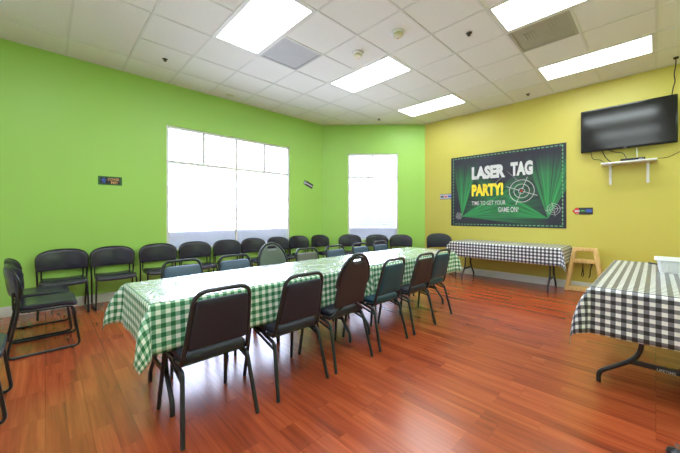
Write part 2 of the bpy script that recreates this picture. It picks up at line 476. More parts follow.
def ceiling_device(name, lab, cat, x, y, group=None):
    return thing(name, lab, cat, (x, y, H), 0, group)
for x, y, lab in ((2.923, 2.064, 'round cream smoke detector, the one farther right of the pair on the ceiling'),
                  (2.927, 2.693, 'round cream smoke detector just left of the middle light panel')):
    t = ceiling_device('smoke_detector', lab, 'smoke detector', x, y)
    bm = bmesh.new(); lathe(bm, [(.072, 0), (.074, -.012), (.07, -.02), (.058, -.022)], seg=32); mkobj('base', bm, 'white_plastic', t)
    bm = bmesh.new(); lathe(bm, [(.056, -.021), (.056, -.04), (.048, -.052), (.02, -.056)], seg=32); mkobj('sensor_head', bm, 'cream_plastic', t)
    bm = bmesh.new(); lathe(bm, [(.008, -.052), (.008, -.058)], (.025, .02, 0), 12); mkobj('indicator_light', bm, 'print_red', t)
for x, y, lab in ((1.163, 4.609, 'small sprinkler head in the ceiling near the tall lime wall'),
                  (3.531, 1.504, 'small sprinkler head in the ceiling between the top vent and the smoke detectors'),
                  (5.264, 4.218, 'small sprinkler head in the ceiling close to the far corner wall'),
                  (6.046, 1.546, 'small sprinkler head in the ceiling close to the yellow wall')):
    t = ceiling_device('sprinkler_head', lab, 'sprinkler', x, y)
    bm = bmesh.new(); lathe(bm, [(.032, 0), (.034, -.004), (.014, -.008)], seg=20); mkobj('escutcheon', bm, 'brass', t)
    bm = bmesh.new(); lathe(bm, [(.012, -.006), (.010, -.014), (.004, -.018)], seg=12)
    tube(bm, [(.012,0,-.012), (.016,0,-.020), (.004,0,-.028)], .003, 6); tube(bm, [(-.012,0,-.012), (-.016,0,-.020), (-.004,0,-.028)], .003, 6)
    lathe(bm, [(.020, -.028), (.020, -.030)], seg=16)
    mkobj('deflector', bm, 'brass', t)
bm = bmesh.new(); box(bm, (0, 0, -.003), (.13, .05, .006), .002)
o = mkobj('ceiling_marker', bm, 'cream_plastic'); o.location = (2.332, 5.195, H-.001); tag(o, 'tiny pale rectangular plate on the ceiling tile above the wide window', 'marker')

# ------------------------------------------------------------------ windows
def window(name, org, dirv, width, z0, z1, transom, mull_top, mull_low, film_top):
    """org = inside left end on the wall plane seen from the room; local x along dirv, y outwards"""
    ang = math.atan2(dirv[1], dirv[0])
    t = bpy.data.objects.new(name, None); C.objects.link(t); t.location = (*org, 0); t.rotation_euler = (0, 0, ang); tag(t, kind='structure')
    fw, dep = .042, .05
    bm = bmesh.new()
    yc = .045
    for x in (fw/2, width-fw/2): box(bm, (x, yc, (z0+z1)/2), (fw, dep, z1-z0), .003)
    for z in (z0+fw/2, z1-fw/2): box(bm, (width/2, yc, z), (width-2*fw, dep, fw), .003)
    box(bm, (width/2, yc, transom), (width-2*fw, dep, .05), .003)
    for x in mull_top: box(bm, (x, yc, (transom+z1)/2), (.042, dep*.9, z1-transom-fw), .003)
    for x in mull_low: box(bm, (x, yc, (transom+z0)/2), (.036, dep*.9, transom-z0-fw), .003)
    tag(mkobj('window_frame', bm, 'window_metal', t), kind='structure')
    bm = bmesh.new()
    xs = [fw]+list(mull_top)+[width-fw]
    for a, b in zip(xs, xs[1:]): box(bm, ((a+b)/2, yc, (transom+z1)/2), (b-a-.02, .006, z1-transom-fw-.02))
    xs = [fw]+list(mull_low)+[width-fw]
    for a, b in zip(xs, xs[1:]): box(bm, ((a+b)/2, yc, (transom+z0)/2), (b-a-.02, .006, transom-z0-fw-.02))
    tag(mkobj('window_pane', bm, 'glass', t, False), kind='structure')
    bm = bmesh.new()
    for a, b in zip(xs, xs[1:]): bm.faces.new([bm.verts.new(p) for p in ((a-.004, yc+.012, z0+fw), (b+.004, yc+.012, z0+fw), (b+.004, yc+.012, film_top), (a-.004, yc+.012, film_top))])
    tag(mkobj('window_film', bm, 'film', t, False), kind='structure')
    return t
window('window_1', (W1[0], VL), (1, 0), W1[1]-W1[0], W1[2], W1[3], 2.085, (.59, 1.18, 1.77), (1.18,), .95)
d = (1/math.sqrt(2), -1/math.sqrt(2))
o2 = (CH0[0]+d[0]*W2[0], CH0[1]+d[1]*W2[0])
w2 = window('window_2', o2, d, W2[1]-W2[0], W2[2], W2[3], 2.11, (.5825,), (), .93)
# blind in the lower half of the corner window
bl = thing('window_blind', 'white horizontal slat blind in the lower half of the narrow window', 'blind', (*o2, 0), math.atan2(d[1], d[0]))
for k in range(11):
    bm = bmesh.new(); z = .96+k*.045
    rot = Matrix.Rotation(math.radians(66), 3, 'X')
    box(bm, (.5825, .1, z), (1.04, .046, .0025), 0, rot); 
    mkobj('slat', bm, 'blind_grey', bl, False)
bm = bmesh.new(); box(bm, (.5825, .1, .945), (1.04, .03, .016), .002); mkobj('bottom_rail', bm, 'blind_grey', bl)
bm = bmesh.new()
for x in (.2, .96): tube(bm, [(x, .1, .95), (x, .1, 2.58)], .0022, 6)
mkobj('cord', bm, 'window_metal', bl)
bm = bmesh.new(); box(bm, (.5825, .1, 2.60), (1.06, .04, .03), .003); mkobj('head_rail', bm, 'white_trim', bl)
# outside ground
bm = bmesh.new(); box(bm, (8, 22, -.2), (60, 32.5, .1)); 
tag(mkobj('outside_ground', bm, 'concrete', smooth=False), kind='structure')

# ------------------------------------------------------------------ banquet stack chair
def banquet(style, backmat, seatmat, name, label, framemat='grey_metal'):
    t = thing(name, label, 'chair')
    # seat
    so = outline([(-.185, -.15), (.185, -.15), (.205, .24), (-.205, .24)], [.03, .03, .07, .07], 5)
    bm = bmesh.new()
    pad(bm, so, .05, lambda x, y, z: (x, y, .422+z-.012*((y-.24)/.39 if y > .15 else 0)), .016, .008)
    mkobj('seat', bm, seatmat, t)
    z0, z1 = .40, .808; y0, y1 = -.145, -.245
    def bp(x, z, off=0):        # point on the leaning back plane
        k = (z-z0)/(z1-z0); return (x, y0+(y1-y0)*k+off, z)
    oval = style == 'oval'
    if not oval:
        fr = fillet([(-.188, -.05, .395), bp(-.19, .40), bp(-.158, z1), bp(.158, z1), bp(.19, .40), (.188, -.05, .395)], [0, .03, .075, .075, .03, 0], 7)
        op = outline([(-.176, .475), (.176, .475), (.153, .762), (-.153, .762)], [.02, .02, .035, .035], 4)
    else:
        zt = .905
        fr = [(-.188, -.05, .395)] + [bp(-.19, .40)] + [bp(-.186*math.cos(a), .66+.245*math.sin(a)) for a in [PI-PI*k/18 for k in range(19)]] + [bp(.19, .40), (.188, -.05, .395)]
        fr = fillet(fr, [0, .03]+[.0]*19+[.03, 0], 4)
        pts = [(-.170, .475), (.170, .475)] + [(.174*math.cos(a), .66+.232*math.sin(a)) for a in [PI*k/16 for k in range(17)]]
        op = outline(pts, [.02, .02]+[.0]*17, 3)
    bm = bmesh.new(); tube(bm, fr, .0125, 10)
    mkobj('back_frame', bm, framemat, t)
    bm = bmesh.new()
    pad(bm, op, .030, lambda x, z, q: (x, bp(x, z)[1]+q, z), .012, .005)
    bk = mkobj('backrest', bm, backmat, t)
    if oval:
        # grip slot with a metal rim near the top
        cut = bmesh.new()
        hs = outline([(-.062, .842), (.062, .842), (.055, .872), (-.055, .872)], .014, 4)
        lo = [cut.verts.new(bp(x, z, -.05)) for x, z in hs]; hi = [cut.verts.new(bp(x, z, .05)) for x, z in hs]
        n = len(hs)
        cut.faces.new(lo); cut.faces.new(list(reversed(hi)))
        for k in range(n): cut.faces.new((lo[(k+1)%n], lo[k], hi[k], hi[(k+1)%n]))
        bmesh.ops.recalc_face_normals(cut, faces=cut.faces)
        co = mkobj('cutter', cut, framemat)
        md = bk.modifiers.new('slot', 'BOOLEAN'); md.object = co; md.operation = 'DIFFERENCE'; md.solver = 'EXACT'
        bpy.context.view_layer.update()
        me = bpy.data.meshes.new_from_object(bk.evaluated_get(bpy.context.evaluated_depsgraph_get()))
        bk.modifiers.clear(); bk.data = me; bpy.data.objects.remove(co)
        bm = bmesh.new(); tube(bm, [bp(x, z) for x, z in hs], .0055, 8, True)
        mkobj('grip_rim', bm, framemat, t)
    for sx in (-1, 1):
        bm = bmesh.new()
        tube(bm, fillet([(sx*.214, -.235, .004), (sx*.19, -.145, .352), (sx*.19, .04, .394)], .022, 5), .0125, 10); mkobj('leg', bm, framemat, t)
        bm = bmesh.new()
        tube(bm, fillet([(sx*.19, -.02, .392), (sx*.192, .185, .392), (sx*.215, .235, .004)], .03, 5), .0125, 10); mkobj('leg', bm, framemat, t)
        bm = bmesh.new()
        tube(bm, [(sx*.197, -.155, .315), (sx*.193, .12, .382)], .009, 8); mkobj('brace', bm, framemat, t)
    bm = bmesh.new(); tube(bm, [(-.19, -.12, .388), (.19, -.12, .388)], .009, 8); mkobj('crossbar', bm, framemat, t)
    bm = bmesh.new(); tube(bm, [(-.19, .14, .382), (.19, .14, .382)], .009, 8); mkobj('crossbar', bm, framemat, t)
    return t
# near side of the long table: faces +y.   CHV = origin row
CHV = 1.94
near = [('square', 'vinyl_black', 'vinyl_black', .727, 0, 'black padded banquet chair nearest the camera at the left end of the long table'),
        ('square', 'vinyl_black', 'vinyl_black', 1.305, 0, 'black padded banquet chair second from the left on the near side of the long table'),
        ('oval', 'vinyl_brown', 'vinyl_black', 1.82, 0, 'brown round-topped banquet chair with a grip slot on the near side of the long table'),
        ('square', 'vinyl_teal', 'vinyl_teal', 2.36, 0, 'teal banquet chair right beside the brown round-topped chair'),
        ('square', 'vinyl_brown', 'vinyl_black', 2.915, 0, 'dark square-backed banquet chair between the two teal chairs on the near side'),
        ('square', 'vinyl_teal', 'vinyl_teal', 3.39, 0, 'teal banquet chair at the far right end of the near side of the long table')]
g1 = 'banquet chairs on the near side of the long table'
ROWY = {3.39: 1.985}
protos = {}
for st, bmt, smt, x, rz, lab in near:
    key = (st, bmt, smt)
    if key in protos: dup(protos[key], (x, ROWY.get(x, CHV), 0), math.radians(rz), lab, g1)
    else:
        t = banquet(st, bmt, smt, 'banquet_chair', lab); t.location = (x, ROWY.get(x, CHV), 0); t.rotation_euler = (0, 0, math.radians(rz)); t['group'] = g1; protos[key] = t
far = [('square', 'vinyl_blue', 'vinyl_blue', .90, 'slate blue banquet chair at the left end of the far side of the long table'),
       ('square', 'vinyl_blue', 'vinyl_blue', 1.40, 'slate blue banquet chair just left of the grey-green round-topped chair'),
       ('oval', 'vinyl_green', 'vinyl_green', 1.84, 'grey-green round-topped banquet chair with a grip slot behind the long table'),
       ('square', 'vinyl_olive', 'vinyl_olive', 2.33, 'olive grey banquet chair right beside the grey-green round-topped chair'),
       ('square', 'vinyl_blue', 'vinyl_blue', 2.81, 'slate blue banquet chair right beside the olive grey one behind the table'),
       ('square', 'vinyl_blue', 'vinyl_blue', 3.31, 'slate blue banquet chair, last but one toward the right end behind the table'),
       ('square', 'vinyl_blue', 'vinyl_blue', 3.78, 'slate blue banquet chair at the far right end behind the long table')]
g2 = 'banquet chairs on the far side of the long table'
for st, bmt, smt, x, lab in far:
    key = (st, bmt, smt)
    if key in protos: dup(protos[key], (x, 2.77, 0), PI, lab, g2)
    else:
        t = banquet(st, bmt, smt, 'banquet_chair', lab); t.location = (x, 2.77, 0); t.rotation_euler = (0, 0, PI); t['group'] = g2; protos[key] = t

# ------------------------------------------------------------------ sled base chair with wraparound back
def sled_chair():
    t = thing('sled_base_chair', '', 'chair')
    # seat
    so = outline([(-.20, -.17), (.20, -.17), (.225, .22), (-.225, .22)], [.05, .05, .06, .06], 5)
    bm = bmesh.new()
    pad(bm, so, .044, lambda x, y, z: (x, y, .403+z+.012*(x/.22)**2-.02*max(0, (y-.12)/.1)**2), .015, .006)
    mkobj('seat', bm, 'vinyl_soft', t)
    # backrest: wraps forward at its sides
    def bpt(x, z, q): 
        k = (z-.55)/.23
        return (x, -.225-.03*k+.075*(x/.25)**2+q, z)
    prof = [(-.238, .565), (.238, .565), (.247, .68)] 
    arc = [(.247*math.copysign(abs(math.cos(a))**.74, math.cos(a)), .645+.127*abs(math.sin(a))**.80) for a in [PI*k/20 for k in range(0, 21)]]
    op = []
    raw = [(-.232+.464*k/12, .515) for k in range(13)] + [(.243, .56), (.247, .60)] + arc[0:] + [(-.247, .60), (-.243, .56)]
    op = raw
    bm = bmesh.new(); pad(bm, op, .030, bpt, .013, .004); mkobj('backrest', bm, 'vinyl_soft', t)
    bm = bmesh.new()
    tube(bm, [bpt(*p, 0) for p in ([(.234, .515), (.246, .57)]+[(x*1.012, z+.004) for x, z in arc]+[(-.246, .57), (-.234, .515)])], .0095, 8)
    mkobj('back_rim', bm, 'black_metal', t)
    for sx in (-1, 1):
        bm = bmesh.new()
        pts = [(sx*.247, -.16, .66), (sx*.236, -.165, .42), (sx*.226, -.235, .0115), (sx*.226, .235, .0115), (sx*.215, .185, .386), (sx*.19, -.15, .384)]
        tube(bm, fillet(pts, [0, .06, .045, .045, .04, 0], 6), .0105, 10); mkobj('side_frame', bm, 'black_metal', t)
        bm = bmesh.new()
        tube(bm, fillet([(sx*.20, -.10, .388), (sx*.20, -.195, .395), (sx*.20, -.20, .56)], .03, 4), .0085, 8); mkobj('back_support', bm, 'black_metal', t)
    bm = bmesh.new(); tube(bm, [(-.21, .12, .38), (.21, .12, .38)], .0085, 8); tube(bm, [(-.21, -.1, .38), (.21, -.1, .38)], .0085, 8)
    mkobj('crossbar', bm, 'black_metal', t)
    return t
s0 = sled_chair(); used = False
def place_sled(x, y, rz, lab, group):
    global used
    if used: return dup(s0, (x, y, 0), rz, lab, group)
    s0.location = (x, y, 0); s0.rotation_euler = (0, 0, rz); s0['label'] = lab; s0['group'] = group; used = True; return s0
gw = 'black sled-base chairs lined up along the lime window wall'
wall_chairs = [(.163, 5.14, 'black sled-base chair against the lime wall, leftmost of the row along it'),
               (.685, 5.14, 'black sled-base chair against the lime wall, second from the left, clear of the window'),
               (1.25, 5.14, 'black sled-base chair at the left edge of the wide window'),
               (1.79, 5.14, 'black sled-base chair under the wide window, second from its left edge'),
               (2.335, 5.14, 'black sled-base chair under the wide window, left of the centre mullion line'),
               (2.85, 5.14, 'black sled-base chair under the wide window, partly behind the grey-green round-topped chair'),
               (3.39, 5.14, 'black sled-base chair under the right part of the wide window'),
               (3.90, 5.13, 'black sled-base chair against the lime wall just right of the wide window'),
               (4.41, 5.03, 'black sled-base chair at the corner end of the row along the window wall')]
for x, y, lab in wall_chairs: place_sled(x, y, PI, lab, gw)
gc = 'black sled-base chairs in front of the narrow window'
nrm = Vector((-1/math.sqrt(2), -1/math.sqrt(2), 0))
for (bx, by), lab in (((4.99, 4.84), 'black sled-base chair at the left edge of the narrow window'),
                      ((5.42, 4.41), 'black sled-base chair under the right half of the narrow window'),
                      ((5.80, 4.03), 'black sled-base chair on the corner wall just right of the narrow window')):
    p = Vector((bx, by, 0)) + nrm*.22
    place_sled(p.x, p.y, 3*PI/4, lab, gc)
place_sled(5.80, 3.07, math.radians(130), 'black sled-base chair alone before the yellow wall, left of the low checked side table', None) if False else None
c = dup(s0, (5.80, 3.04, 0), math.radians(132), 'black sled-base chair alone in front of the yellow wall corner, beside the black checked table')
c.scale = (1, 1, 1.07)
if 'group' in c: del c['group']
gs = 'black sled-base chairs along the left side of the room'
place_sled(.0, 3.985, -PI/2, 'black sled-base chair seen side-on at the left, facing the long table', gs)
place_sled(-.03, 4.515, -PI/2, 'black sled-base chair tucked behind the side-on chair, close to the lime wall', gs)
place_sled(-.40, 2.87, -PI/2, 'black sled-base chair mostly cut off by the left edge of the photo', gs)

# ------------------------------------------------------------------ tables
TZ = .72
def folding_table(name, label, cx, cy, rz, group=None, L=1.83, W=.74, word=False, foot=.27, inset=.19):
    """local x = long side"""
    t = thing(name, label, 'table', (cx, cy, 0), rz, group)
    bm = bmesh.new(); box(bm, (0, 0, TZ-.025-.003), (L-.01, W-.01, .044), .012, segs=3); mkobj('tabletop', bm, 'table_plastic', t)
    bm = bmesh.new()
    for sy in (-1, 1): box(bm, (0, sy*(W/2-.07), TZ-.06), (L-.2, .025, .03), .003)
    mkobj('rail', bm, 'grey_metal', t)
    for sx in (-1, 1):
        x = sx*(L/2-inset)
        bm = bmesh.new()
        for sy in (-1, 1):
            tube(bm, fillet([(x, sy*foot, .002), (x, sy*foot, .075), (x, sy*.12, .245), (x, sy*.10, TZ-.06)], [0, .07, .09, 0], 7), .0145, 10)
        mkobj('leg', bm, 'grey_metal', t)
        bm = bmesh.new(); box(bm, (x, 0, .205), (.018, .36, .034), .004)
        cb = mkobj('crossbar', bm, 'grey_metal', t)
        bm = bmesh.new(); boxbar(bm, (x, 0, .5), (x-sx*.35, 0, TZ-.07), .02, .008); mkobj('brace', bm, 'grey_metal', t)
        if word and sx < 0:
            w = text_mesh('LIFETIME', .085, .014, (x-.0098, 0, .198), 'letter_white', cb, 'bar_lettering', depth=.0006, rz=-PI/2)
    return t
def text_mesh(s, width, height, loc, mat, parent, name, depth=.001, rz=0, bold=.02, left=False, rx=PI/2, roll=0):
    cu = bpy.data.curves.new(name, 'FONT'); cu.body = s; cu.size = 1; cu.offset = bold; cu.extrude = .5; cu.resolution_u = 3
    to = bpy.data.objects.new(name, cu); C.objects.link(to); bpy.context.view_layer.update()
    me = bpy.data.meshes.new_from_object(to.evaluated_get(bpy.context.evaluated_depsgraph_get()))
    bpy.data.objects.remove(to); bpy.data.curves.remove(cu)
    xs = [v.co.x for v in me.vertices]; ys = [v.co.y for v in me.vertices]
    w0, h0 = max(xs)-min(xs), max(ys)-min(ys); cx, cy = (max(xs)+min(xs))/2, (max(ys)+min(ys))/2
    me.transform(Matrix.Translation((-cx, -cy, 0)))
    me.transform(Matrix.Diagonal((width/w0, height/h0, depth, 1)))
    if roll: me.transform(Matrix.Rotation(roll, 4, 'Z'))
    me.transform(Matrix.Rotation(rx, 4, 'X')); me.transform(Matrix.Rotation(rz, 4, 'Z')); me.transform(Matrix.Translation(loc))
    me.materials.clear(); me.materials.append(M[mat])
    o = bpy.data.objects.new(name, me); C.objects.link(o); o.parent = parent; return o

def tablecloth(name, label, mat, cx, cy, L, W, drop, top, open_ends=(False, False), step=.03, seed=0, flap=0, uvo=(0,0), cat='tablecloth', group=None, extra=0.0, flare=.10, fold=.40, tip=.62):
    """rectangular cloth draped over a table; local x = long side. open_ends: (left, right) end stays flat on the table"""
    bm = bmesh.new(); uvl = bm.loops.layers.uv.new('UVMap')
    ex0 = 0 if open_ends[0] else drop; ex1 = 0 if open_ends[1] else drop
    x0, x1 = -L/2-ex0, L/2+ex1+(extra if open_ends[1] else 0)
    nx = int((x1-x0)/step); ny = int((W+2*drop)/step)
    rnd = random.Random(seed); ph = [rnd.uniform(0, 6.28) for _ in range(8)]
    R = .012
    def wave(s):
        return .5*math.sin(s*7.3+ph[0])+.35*math.sin(s*15.1+ph[1])+.15*math.sin(s*31+ph[2])
    grid = []
    for i in range(nx+1):
        row = []
        for j in range(ny+1):
            x = x0+(x1-x0)*i/nx; y = -W/2-drop+(W+2*drop)*j/ny
            a = max(0, x-L/2) if not open_ends[1] else 0; a2 = max(0, -L/2-x) if not open_ends[0] else 0
            b = max(0, y-W/2); b2 = max(0, -W/2-y)
            ax = a or a2; sx = 1 if a else -1; by = b or b2; sy = 1 if b else -1
            px = max(x, -L/2) if open_ends[1] else (min(x, L/2) if open_ends[0] else min(max(x, -L/2), L/2)); py = min(max(y, -W/2), W/2); z = top
            if ax or by:
                r = math.hypot(ax, by); phi = math.atan2(by, ax)
                s2 = math.sin(2*phi)
                side = x if by > ax else y+3
                w = wave(side)*(1-s2)
                fl = (flare + .055*w + .05*wave(phi*1.3+seed))*(r/drop if drop else 0)*.6
                tilt = flare*.6 + .035*w + (fold + .05*wave(seed+sx*2+sy) + .05*math.sin(5*phi+ph[4]))*s2**.75
                k = min(1, r/R)
                r = r if r < drop else drop + (r-drop)*tip
                o = math.sin(tilt)*drop*(math.tanh(1.5*r/drop)*s2 + (1-s2)*(r/drop)*(.35+.65*min(1, r/drop))) + .003*k
                # twist the corner folds a little so each hangs its own way
                phi2 = phi + .35*s2*math.sin(ph[3]+sx+2*sy)*min(1, r/drop)
                px += sx*o*math.cos(phi2) if ax else 0; py += sy*o*math.sin(phi2) if by else 0
                z -= math.sqrt(max(0, r*r - o*o*.9))
                if flap and by and y < 0:
                    z -= flap*math.exp(-((x-L/2-.05)/.05)**2)*(by/drop)
                    py -= .035*math.exp(-((x-L/2-.05)/.06)**2)*(by/drop)
            else:
                z += .0012*noise.noise(Vector((x*5, y*5, seed)))
            row.append((bm.verts.new((px, py, z)), (x+uvo[0], y+uvo[1])))
        grid.append(row)
    for i in range(nx):
        for j in range(ny):
            q = (grid[i][j], grid[i+1][j], grid[i+1][j+1], grid[i][j+1])
            f = bm.faces.new([v for v, _ in q])
            for lp, (_, uv) in zip(f.loops, q): lp[uvl].uv = uv
    o = mkobj(name, bm, mat, None, True, 180); o.location = (cx, cy, 0)
    md = o.modifiers.new('thickness', 'SOLIDIFY'); md.thickness = .0015; md.offset = 1
    return tag(o, label, cat, group)

TX0, TXM, TX1, TY0, TY1 = .415, 2.245, 4.075, 1.94, 2.68
TW = TY1-TY0; TYC = (TY0+TY1)/2
folding_table('folding_table', 'folding table under the green checked cloth, left half of the long table', (TX0+TXM)/2, TYC, 0, 'folding tables pushed end to end', W=TW, inset=.14)
folding_table('folding_table', 'folding table under the green checked cloth, right half of the long table', (TXM+TX1)/2, TYC, 0, 'folding tables pushed end to end', W=TW, inset=.14)
tablecloth('tablecloth', 'green checked tablecloth over the left half of the long table', 'gingham_green', (TX0+TXM)/2, TYC, TXM-TX0, TW, .275, TZ+.004, (False, True), seed=3, flap=.12, extra=.07)
tablecloth('tablecloth', 'green checked tablecloth over the right half of the long table', 'gingham_green', (TXM+TX1)/2+.0, TYC, TX1-TXM, TW, .275, TZ+.002, (True, False), seed=9, uvo=(.013, .02))
# clear vinyl cover
def vinyl(name, label, x0, x1, y0, y1, z, seed, step=.02):
    bm = bmesh.new(); nx, ny = int((x1-x0)/step), int((y1-y0)/step); g = []
    for i in range(nx+1):
        row = []
        for j in range(ny+1):
            x = x0+(x1-x0)*i/nx; y = y0+(y1-y0)*j/ny
            h = .0035*abs(noise.noise(Vector((x*6, y*9, seed)))) + .002*abs(noise.noise(Vector((x*15, y*22, seed+4))))
            row.append(bm.verts.new((x, y, z+h)))
        g.append(row)
    for i in range(nx):
        for j in range(ny): bm.faces.new((g[i][j], g[i+1][j], g[i+1][j+1], g[i][j+1]))
    o = mkobj(name, bm, 'clear_vinyl', None, True, 180)
    return tag(o, label, 'table cover')
vinyl('vinyl_table_cover', 'creased clear vinyl sheet lying over the green checked tablecloths', TX0+.005, TX1-.01, TY0+.005, TY1-.01, TZ+.0065, 1)

# low table by the yellow wall
FX0, FX1, FY0, FY1 = 5.555, 6.30, .985, 2.735
folding_table('folding_table', 'folding table against the yellow wall under the laser tag banner', (FX0+FX1)/2, (FY0+FY1)/2, PI/2, L=FY1-FY0, W=FX1-FX0)
o = tablecloth('tablecloth', 'black and white checked tablecloth on the table under the laser tag banner', 'gingham_black', (FX0+FX1)/2, (FY0+FY1)/2, FX1-FX0, FY1-FY0, .27, TZ+.002, seed=5, flare=.04, fold=.30, tip=.8)
# keep its back skirt off the wall
for v in o.data.vertices:
    if v.co.x + o.location.x > UR-.008: v.co.x = UR-.008-o.location.x
# near right table
NX0, NX1, NY0, NY1 = 2.735, 4.57, -.42, .325
folding_table('folding_table', 'folding table at the right edge of the photo under a black checked cloth', (NX0+NX1)/2, (NY0+NY1)/2, 0, L=NX1-NX0, W=NY1-NY0, word=True, foot=.34)
tablecloth('tablecloth', 'black and white checked tablecloth on the near table at the right edge', 'gingham_black', (NX0+NX1)/2, (NY0+NY1)/2, NX1-NX0, NY1-NY0, .315, TZ+.002, seed=12, step=.025, fold=.31, tip=.95, uvo=(.02, .03))

# things on the near right table
t = thing('food_container', 'white rectangular container with a flared rim on the near black checked table', 'container', (3.98, -.19, TZ+.005), 0)
def tray(bm, w0, l0, w1, l1, z0, z1, th):
    def ring(w, l, z, r=.03):
        return [bm.verts.new((p.x, p.y, z)) for p in fillet([(-w/2,-l/2,0), (w/2,-l/2,0), (w/2,l/2,0), (-w/2,l/2,0)], r, 5, True)]
    rs = [ring(w0, l0, z0), ring(w1, l1, z1), ring(w1+.03, l1+.03, z1+.002), ring(w1+.03, l1+.03, z1+.006), ring(w1-th, l1-th, z1+.006), ring(w0-th, l0-th, z0+th)]
    for A, B in zip(rs, rs[1:]):
        for k in range(len(A)): bm.faces.new((A[k], A[(k+1)%len(A)], B[(k+1)%len(A)], B[k]))
    bm.faces.new(list(reversed(rs[0]))); bm.faces.new(rs[-1])
bm = bmesh.new(); tray(bm, .30, .34, .33, .37, 0, .104, .006); mkobj('tub', bm, 'white_plastic', t)
bm = bmesh.new()
for k in range(12): box(bm, (-.155-.0012*3, -.15+k*.027, .05), (.006, .006, .06), .002, Matrix.Rotation(-.14, 3, 'Y'))
mkobj('ribs', bm, 'white_plastic', t)
t = thing('serving_knife', 'black-handled knife lying beside the white container on the near table', 'knife', (4.40, -.02, TZ+.012), math.atan2(-.164, -.16))
bm = bmesh.new(); box(bm, (-.035, 0, 0), (.13, .022, .014), .006); mkobj('handle', bm, 'black_metal', t)
bm = bmesh.new()
prof = [(.03, -.010), (.15, -.010), (.19, .0), (.16, .008), (.03, .010)]
lo = [bm.verts.new((x, y, -.001)) for x, y in prof]; hi = [bm.verts.new((x, y, .001)) for x, y in prof]
bm.faces.new(list(reversed(lo))); bm.faces.new(hi)
for k in range(5): bm.faces.new((lo[k], lo[(k+1)%5], hi[(k+1)%5], hi[k]))
mkobj('blade', bm, 'chrome', t, False)

# ------------------------------------------------------------------ wooden high chair
t = thing('wooden_high_chair', 'light wood high chair with splayed posts and black straps beside the banner table', 'high chair', (6.19, .785, 0), -PI/2)
# local x -> -y (right in view), local y -> +x (towards wall)
zt = .70
def frame_post(bm, sx, y, ytop): boxbar(bm, (sx*.215, y, .0), (sx*.118, ytop, zt), .052, .024, .004, Vector((1,0,0)))
for y, yt in ((-.085, -.06), (.085, .06)):
    for sx in (-1, 1):
        bm = bmesh.new(); boxbar(bm, (sx*.232, y, .005), (sx*.125, yt, zt), .05, .022, .004); mkobj('post', bm, 'wood', t)
    bm = bmesh.new(); box(bm, (0, yt, zt-.025), (.22, .024, .05), .005); mkobj('top_rail', bm, 'wood', t)
    bm = bmesh.new(); box(bm, (0, y*.82+yt*.18, .04), (.42, .024, .06), .004); mkobj('bottom_rail', bm, 'wood', t)
bm = bmesh.new(); box(bm, (0, -.068, .49), (.27, .024, .06), .005); mkobj('seat_rail', bm, 'wood', t)
for sx in (-1, 1):
    bm = bmesh.new(); box(bm, (sx*.128, 0, zt-.02), (.024, .10, .03), .004); mkobj('arm_rail', bm, 'wood', t)
    bm = bmesh.new(); box(bm, (sx*.155, 0, .49), (.022, .11, .04), .004); mkobj('side_rail', bm, 'wood', t)
bm = bmesh.new(); box(bm, (0, .0, .512), (.27, .12, .012), .004); mkobj('seat', bm, 'wood', t)
bm = bmesh.new()
tube(bm, [(-.02, -.03, .51), (-.022, -.035, .40), (-.028, -.035, .33), (-.04, -.035, .27), (-.028, -.035, .235), (-.012, -.035, .27), (-.018, -.035, .33), (-.02, -.035, .38)], .006, 8)
mkobj('strap', bm, 'cable', t)
bm = bmesh.new()
tube(bm, [(.09, -.03, .51), (.088, -.035, .44), (.07, -.035, .35), (.066, -.035, .27), (.05, -.035, .235)], .007, 8); box(bm, (.088, -.035, .455), (.04, .015, .03), .004)
mkobj('strap', bm, 'cable', t)

# ------------------------------------------------------------------ wall-hung things (local x = right in view, z up, -y into the room)
RZ = -PI/2
def wallthing(name, label, cat, y, z, depth=.006, group=None): return thing(name, label, cat, (UR-depth, y, z), RZ, group)
t = wallthing('laser_tag_banner', 'large dark banner with green beams and LASER TAG PARTY lettering on the yellow wall', 'banner', 2.0625, 1.725, .005)
bm = bmesh.new(); nx, nz = 40, 28; g = []
for i in range(nx+1):
    row = []
    for j in range(nz+1):
        x = -1.015+2.03*i/nx; z = -.727+1.454*j/nz
        row.append(bm.verts.new((x, -.002+.002*noise.noise(Vector((x*4, z*3, 0))), z)))
    g.append(row)
for i in range(nx):
    for j in range(nz): bm.faces.new((g[i][j], g[i+1][j], g[i+1][j+1], g[i][j+1]))
r = bmesh.ops.solidify(bm, geom=bm.faces[:], thickness=.003)
mkobj('vinyl_sheet', bm, 'banner', t)
Y = -.008
txt = lambda s, w, h, x, z, mat, nm, **k: text_mesh(s, w, h, (x, Y, z), mat, t, nm, depth=.0008, **k)
txt('LASER', .635, .262, -.253, .352, 'letter_white', 'lettering', bold=.06)
txt('TAG', .365, .262, .341, .362, 'letter_white', 'lettering', bold=.06)
txt('PARTY!', .60, .245, -.27, .005, 'letter_yellow', 'lettering', bold=.055)
txt('TIME TO GET YOUR', .64, .083, -.25, -.258, 'letter_white', 'lettering', bold=.004)
txt('GAME ON!', .353, .098, .113, -.395, 'letter_white', 'lettering', bold=.004)
